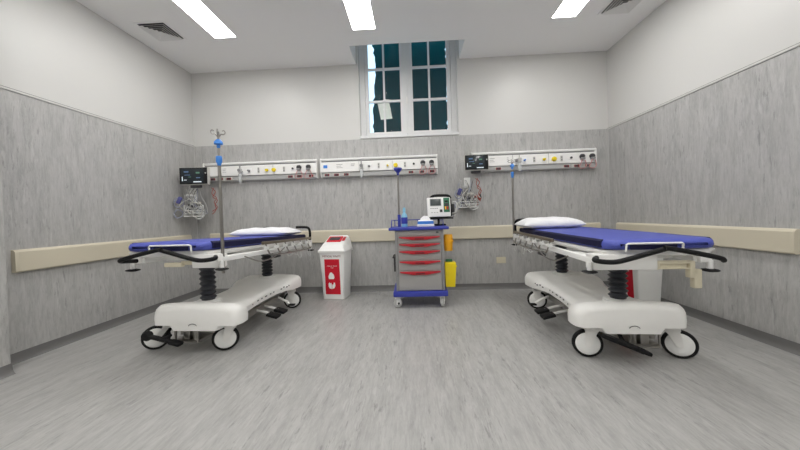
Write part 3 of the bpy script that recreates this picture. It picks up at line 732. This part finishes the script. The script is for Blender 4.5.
# sharps containers
def sharps(loc, r0, r1, h, ml, mb, label, lidh, g):
    t = thing('sharps_container', label, 'sharps container', loc, 0, g)
    MB().lathe([(0, 0), (r0*.96, 0), (r0, .006), (r1, h-lidh), (0, h-lidh)], n=28).build('container_body', mb, t)
    MB().lathe([(0, h-lidh-.012), (r1+.005, h-lidh-.012), (r1+.005, h-lidh+.012), (r1+.001, h-lidh+.014), (r1-.002, h-.012), (r1*.8, h), (0, h)], n=28).build('container_lid', ml, t)
    return t
xs = CX+.292
t = sharps((xs+.068, 3.72, .668), .050, .056, .20, 'orange', 'orange', 'small round yellow sharps container hung high on the cart side', .085, None)
MB().b2((-.070, -.03, .075), (-.045, .03, .125), .004).build('hanging_clip', 'orange', t)
t = thing('sharps_container', 'large yellow sharps container hung low on the cart side', 'sharps container', (xs+.085, 3.74, .225))
MB().rings([[(-.060, -.05, 0), (.050, -.05, 0), (.050, .05, 0), (-.060, .05, 0)], [(-.070, -.065, .245), (.066, -.065, .245), (.066, .065, .245), (-.070, .065, .245)]]).build('container_body', 'yellow', t)
MB().b2((-.075, -.070, .245), (.074, .070, .262), .004).b2((-.070, -.064, .255), (.066, .064, .300), .008).build('container_lid', 'yellow', t)
MB().b2((-.050, .0, .298), (.03, .05, .330), .006).build('lid_hatch', 'greenp', t)
MB().b2((-.088, -.03, .15), (-.070, .03, .20), .003).build('hanging_clip', 'yellow', t)

# ================================================================== HEADWALL UNITS
def unit(xa, xb, label, kind):
    yb = D-T; t = thing('bedhead_service_panel', label, 'service panel', (xa, yb, 0), 0, 'bedhead service panels on the back wall')
    Lw = xb-xa; z0, z1 = 1.712, 1.985
    MB().prism([(0, z0+.065), (-.088, z0+.075), (-.078, z1-.052), (-.05, z1-.05), (0, z1-.05)], 'x', .004, Lw-.004).build('front_cover', 'white', t, False)
    MB().prism([(0, z0), (-.05, z0), (-.062, z0+.010), (-.070, z0+.066), (0, z0+.066)], 'x', .01, Lw-.01).build('power_trunking', 'lgray', t, False)
    MB().prism([(0, z1-.030), (-.070, z1-.034), (-.082, z1-.026), (-.084, z1-.012), (-.074, z1), (0, z1+.002)], 'x', 0, Lw-.006).build('top_rail', 'whitep', t, False)
    MB().prism([(0, z1-.052), (-.055, z1-.052), (-.055, z1-.032), (0, z1-.032)], 'x', .008, Lw-.01).build('rail_groove', 'gray', t, False)
    for x in (0, Lw-.012): MB().prism([(0, z0-.004), (-.06, z0-.004), (-.094, z0+.07), (-.09, z1-.03), (-.088, z1-.004), (-.075, z1+.004), (0, z1+.004)], 'x', x, x+.012).build('end_plate', 'white', t, False)
    zc = (z0+.075+z1-.052)/2; yf = -.084
    for f in (.333, .62): MB().b2((Lw*f-.001, -.0885, z0+.075), (Lw*f+.001, -.079, z1-.052)).build('cover_seam', 'gray', t, False)
    def X(v): return v-xa
    def outlet(x, m, r=.022, knob=True, z=zc-.01):
        o = MB().b2((x-.030, yf-.006, z-.040), (x+.030, yf+.01, z+.040), .005).build('gas_outlet', 'whitep', t)
        MB().lathe([(0, 0), (r, 0), (r, .012), (r*.7, .020), (r*.7, .04 if knob else .024), (0, .04 if knob else .024)], (x, yf-.006, z), (0, -1, 0), 18).build('outlet_ring', m, o)
    def socket(x, m='darkred', on=True):
        s = MB().b2((x-.048, -.078, z0+.008), (x+.048, -.055, z0+.058), .004).build('power_socket', 'offwhite', t)
        MB().b2((x-.034, -.081, z0+.016), (x+.034, -.076, z0+.050), .003).build('socket_face', m, s); MB().b2((x-.018, -.083, z0+.022), (x+.018, -.080, z0+.044), .002).build('socket_recess', 'dgray', s)
    def mech(x):
        o = MB().b2((x-.016, yf-.006, zc-.045), (x+.016, yf+.01, zc+.035), .003).build('data_point', 'offwhite', t)
        MB().b2((x-.009, yf-.009, zc+.002), (x+.009, yf-.005, zc+.022), .001).b2((x-.009, yf-.009, zc-.032), (x+.009, yf-.005, zc-.012), .001).build('jack', 'gray', o)
    def plug(x):
        p = MB(); p.lathe([(0, 0), (.034, 0), (.036, .006), (.030, .035), (.016, .05), (0, .05)], (x, yf-.004, zc+.012), (0, -1, 0), 18); p = p.build('call_connector', 'dgray', t)
        MB().b2((x-.026, yf-.052, zc-.035), (x+.026, yf-.004, zc-.005), .006).build('plug_top', 'gray', p)
        MB().tube([(x-.01, yf-.04, zc-.03), (x-.035, yf-.045, zc-.09), (x-.05, yf-.03, zc-.14), (x+.0, yf-.03, zc-.16), (x+.05, yf-.02, zc-.12), (x+.03, yf-.03, zc-.04)], .0055, 6).build('power_cord', 'pink', p)
    def lines(x, w, n=3):
        c = MB()
        for i in range(n): c.b2((x-w, yf-.0015, zc+.03-i*.024), (x+w*(1 if i % 2 == 0 else .6), yf+.004, zc+.035-i*.024))
        c.build('printed_lines', 'gray', t, False)
    if kind == 'a':
        for x in (-2.985, -2.865, -2.74): socket(X(x))
        lines(X(-2.80), .03); outlet(X(-2.545), 'gray', .020); outlet(X(-2.418), 'gray', .018); mech(X(-2.275)); outlet(X(-2.146), 'yellow', .022); outlet(X(-2.04), 'yellow', .030); mech(X(-1.89))
        MB().cyl((X(-1.758), yf, zc), (X(-1.758), yf-.02, zc), .013).build('indicator', 'dgray', t)
        plug(X(-1.66)); plug(X(-1.52)); socket(X(-1.80)); socket(X(-1.665)); socket(X(-1.49))
    if kind == 'b':
        MB().b2((X(-1.30), yf-.003, zc-.015), (X(-1.24), yf+.004, zc+.03), .003).build('blue_sticker', 'sblue', t)
        lines(X(-1.06), .045, 4); lines(X(-.86), .03, 2)
        for x in (-1.25, -1.11, -.965): socket(X(x))
        outlet(X(-.74), 'gray', .020); outlet(X(-.622), 'gray', .016); mech(X(-.482)); outlet(X(-.352), 'yellow', .014); outlet(X(-.235), 'yellow', .032); mech(X(-.10))
        MB().cyl((X(.028), yf, zc), (X(.028), yf-.02, zc), .015).build('indicator', 'dgray', t)
        plug(X(.16)); plug(X(.285)); socket(X(-.015)); socket(X(.14)); socket(X(.29))
    if kind == 'c':
        lines(X(1.15), .035, 3); socket(X(1.04), 'gray'); socket(X(1.238)); lines(X(1.37), .012, 3)
        outlet(X(1.49), 'gray', .022); outlet(X(1.602), 'sblue', .014); mech(X(1.74)); outlet(X(1.873), 'yellow', .020); outlet(X(2.012), 'yellow', .034); mech(X(2.119))
        MB().cyl((X(2.25), yf, zc), (X(2.25), yf-.02, zc), .015).build('indicator', 'dgray', t)
        plug(X(2.398)); plug(X(2.534)); socket(X(2.19)); socket(X(2.33)); socket(X(2.48))
    return t
unit(-3.13, -1.400, 'white bedhead service panel above the left trolley', 'a')
unit(-1.345, .372, 'white bedhead service panel in the middle, left of and above the cart', 'b')
unit(.86, 2.600, 'white bedhead service panel above the right trolley', 'c')

# suction regulators with hanging jar
def suction(x, label, m, drop):
    t = thing('suction_regulator', label, 'regulator', (x, D-T-.13, 1.84), 0, 'suction regulators on the service panels')
    MB().cyl((0, .035, 0), (0, -.03, 0), .012).b2((-.022, -.05, -.03), (.022, -.005, .035), .008).build('regulator_body', 'lgray', t)
    MB().lathe([(0, 0), (.022, 0), (.022, .01), (0, .012)], (0, -.05, .01), (0, -1, 0), 20).build('dial', m, t)
    MB().cyl((0, -.025, .035), (0, -.025, .075), .009).build('adjuster', m, t)
    MB().lathe([(0, -drop), (.018, -drop), (.021, -drop+.01), (.023, -.05), (.014, -.035), (0, -.03)], (0, -.028, 0), n=18).build('collection_jar', 'clear', t)
suction(-2.52, 'clear suction jar hanging from the left service panel', 'gray', .175)
suction(-.725, 'clear suction jar hanging from the middle service panel', 'gray', .16)
suction(1.51, 'clear suction jar hanging from the right service panel beside the drip pole', 'offwhite', .15)

# ================================================================== PATIENT MONITORS
def monitor(c, w, h, rz, label, g):
    t = thing('patient_monitor', label, 'monitor', c, rz, 'wall mounted patient monitors')
    MB().b2((-w/2, -.03, -h/2), (w/2, .03, h/2), .014).build('monitor_case', 'offwhite', t)
    b = MB().b2((-w/2+.008, -.036, -h/2+.012), (w/2-.008, -.024, h/2-.006), .004).build('bezel', 'black', t)
    s = MB().b2((-w/2+.03, -.0385, -h/2+.028), (w/2-.055, -.0355, h/2-.020), .001).build('screen', 'screen', t)
    def bar(x, z, bw, bh, m, nm='reading'):
        MB().b2((x-bw/2, -.0398, z-bh/2), (x+bw/2, -.0383, z+bh/2)).build(nm, m, s, False)
    bar(-w*.24, h*.24, w*.16, h*.07, 'teltale_b'); bar(w*.16, h*.18, w*.13, h*.09, 'teltale_g'); bar(w*.17, -h*.10, w*.14, h*.05, 'teltale_b'); bar(-w*.20, h*.06, w*.20, h*.03, 'teltale_b')
    bar(-w*.38, -h*.15, w*.03, h*.25, 'teltale_w'); bar(-w*.28, -h*.22, w*.1, h*.03, 'teltale_w'); bar(w*.14, -h*.33, w*.28, h*.06, 'teltale_w'); bar(-w*.12, -h*.05, w*.10, h*.025, 'teltale_g')
    MB().cyl((w/2-.028, -.036, h*.16), (w/2-.028, -.041, h*.16), .009).build('alarm_button', 'lgray', t)
    return t
m1 = monitor((-3.030, 4.06, 1.752), .385, .245, .10, 'patient monitor with lit dark screen on the wall in the left corner', 'l')
MB().cyl((0, .03, 0), (.02, .27, -.02), .025).b2((-.07, .0, -.16), (.07, .05, -.12), .01).build('wall_arm', 'dgray', m1)
m2 = monitor((.888, 4.20, 1.812), .33, .218, -.02, 'patient monitor with lit dark screen left of the right service panel', 'r')
MB().cyl((0, .03, 0), (0, .15, -.02), .025).b2((-.07, .0, -.14), (.06, .05, -.10), .01).build('wall_arm', 'dgray', m2)

# accessory baskets and leads
def basket(c, w, label, seed, xoff, redx, rz=0):
    """white wire rack holding modules, hoses and leads; c = wall point at rack floor centre, facing -y"""
    rnd = random.Random(seed)
    t = thing('accessory_basket', label, 'basket', c, rz, 'baskets of monitor leads')
    b = MB(); d = .14; z = 0
    b.b2((-w/2, -d, 0), (w/2, 0, .010), .003); b.b2((-w/2, -.012, 0), (w/2, 0, .17), .003)
    for zz in (.05, .085): b.tube([(-w/2, 0, zz), (-w/2, -d, zz), (w/2, -d, zz), (w/2, 0, zz)], .004, 6, False)
    b.b2((-.045, -.03, .0), (.045, 0, .44), .006)
    b.build('wire_rack', 'whitep', t)
    for k, (x, z, sx, sz, m) in enumerate(((-.04, .30, .10, .035, 'lgray'), (-.05, .24, .08, .03, 'gray'), (.04, .19, .09, .06, 'offwhite'), (-.02, .15, .10, .03, 'dgray'), (.0, .06, .10, .05, 'gray'), (-.07, .08, .05, .08, 'dgray'), (.06, .07, .08, .06, 'lgray'))):
        MB().box((x, -.075, z), (sx, .06, sz), .008, Matrix.Rotation(rnd.uniform(-.5, .5), 3, 'Y')).build('sensor_module', m, t)
    # coiled hoses
    def coil(cx, cz, r, m, turns, name, y=-.09, rad=.006):
        pts = []
        for i in range(int(turns*14)):
            a = 2*PI*i/14; pts.append((cx+r*math.cos(a)*(1+.08*math.sin(i*.9)), y-.010*(i/14)+.01*math.sin(i), cz+r*1.15*math.sin(a)+.006*math.cos(i*1.7)))
        MB().tube(pts, rad, 6, True, 2).build(name, m, t)
    coil(-w*.62+xoff, .20, .055, 'hose', 2.6, 'pressure_hose'); coil(-w*.66+xoff, .045, .048, 'hose', 2.2, 'pressure_hose', -.08)
    MB().box((-w*.60+xoff, -.13, .23), (.05, .04, .10), .014, Matrix.Rotation(.4, 3, 'Y')).build('pressure_cuff', 'violet', t)
    coil(.02, .10, .085, 'offwhite', 2.4, 'sensor_lead', -.15, .0045); coil(w*.25, .05, .07, 'lgray', 2.2, 'sensor_lead', -.14, .005)
    for k in range(11):
        x = rnd.uniform(-w*.4, w*.35); MB().tube([(x, -.07, .40), (x+rnd.uniform(-.06, .06), -.12, .28), (x+rnd.uniform(-.08, .08), -.14, .16), (x+rnd.uniform(-.1, .1), -.13, .04), (x+rnd.uniform(-.1, .1), -.14, .10)], .0042, 6).build('sensor_lead', ('offwhite', 'lgray', 'gray', 'dgray', 'hose')[k % 5], t)
    for k in range(0 if rz else 4):
        MB().tube([(redx-.10+.02*k, -.12, .12), (redx-.05, -.13-.01*k, .15+.01*k), (redx-.0, -.13, .17-.02*k), (redx+.03, -.12, .13), (redx-.02, -.13, .09+.015*k)], .007, 6).build('red_lead', 'redcord', t)
    for k in range(0 if rz else 3): MB().box((redx-.02+.02*k, -.14, .14+.012*k), (.05, .02, .014), .004, Matrix.Rotation(.3+k*.5, 3, 'Y')).build('lead_plug', ('redcord', 'offwhite', 'dgray')[k], t)
    xr = redx+(.02 if not rz else 0)
    MB().tube([(xr-.05, -.07, .42), (xr, -.10, .36), (xr-.035, -.11, .28), (xr+.02, -.11, .24), (xr-.01, -.10, .17), (xr, -.12, .10), (xr-.05, -.13, .03)], .005, 6).build('red_lead', 'redcord', t)
    MB().tube([(xr-.02, -.07, .42), (xr-.045, -.10, .33), (xr+.01, -.11, .27), (xr-.02, -.11, .2), (xr+.015, -.12, .13), (xr-.05, -.12, .07)], .0045, 6).build('red_lead', 'redcord', t)
    return t
basket((-3.17, 4.20, 1.19), .24, 'basket of coiled leads and hoses below the left corner monitor', 5, -.02, .27, .65)
basket((.80, D-T, 1.20), .27, 'basket tangled with grey hoses and red leads below the right monitor', 9, .03, .14)
# thin leads leaving the side of each monitor
for (x, y, z, dx, lab) in ((-3.235, 4.09, 1.745, -.10, 'grey leads looping out of the left monitor side'), (.73, 4.20, 1.83, -.09, 'grey leads looping out of the right monitor side')):
    c = MB()
    for k in range(3):
        c.tube([(x, y, z+.03-k*.03), (x+dx*.6, y+.0, z+.03-k*.03), (x+dx, y+.06, z-.05-k*.02), (x+dx*.8, y+.10, z-.2), (x+dx*.5+.03*k, y+.12, z-.36)], .003, 6)
    tag(c.build('monitor_lead', 'lgray'), lab, 'cable')
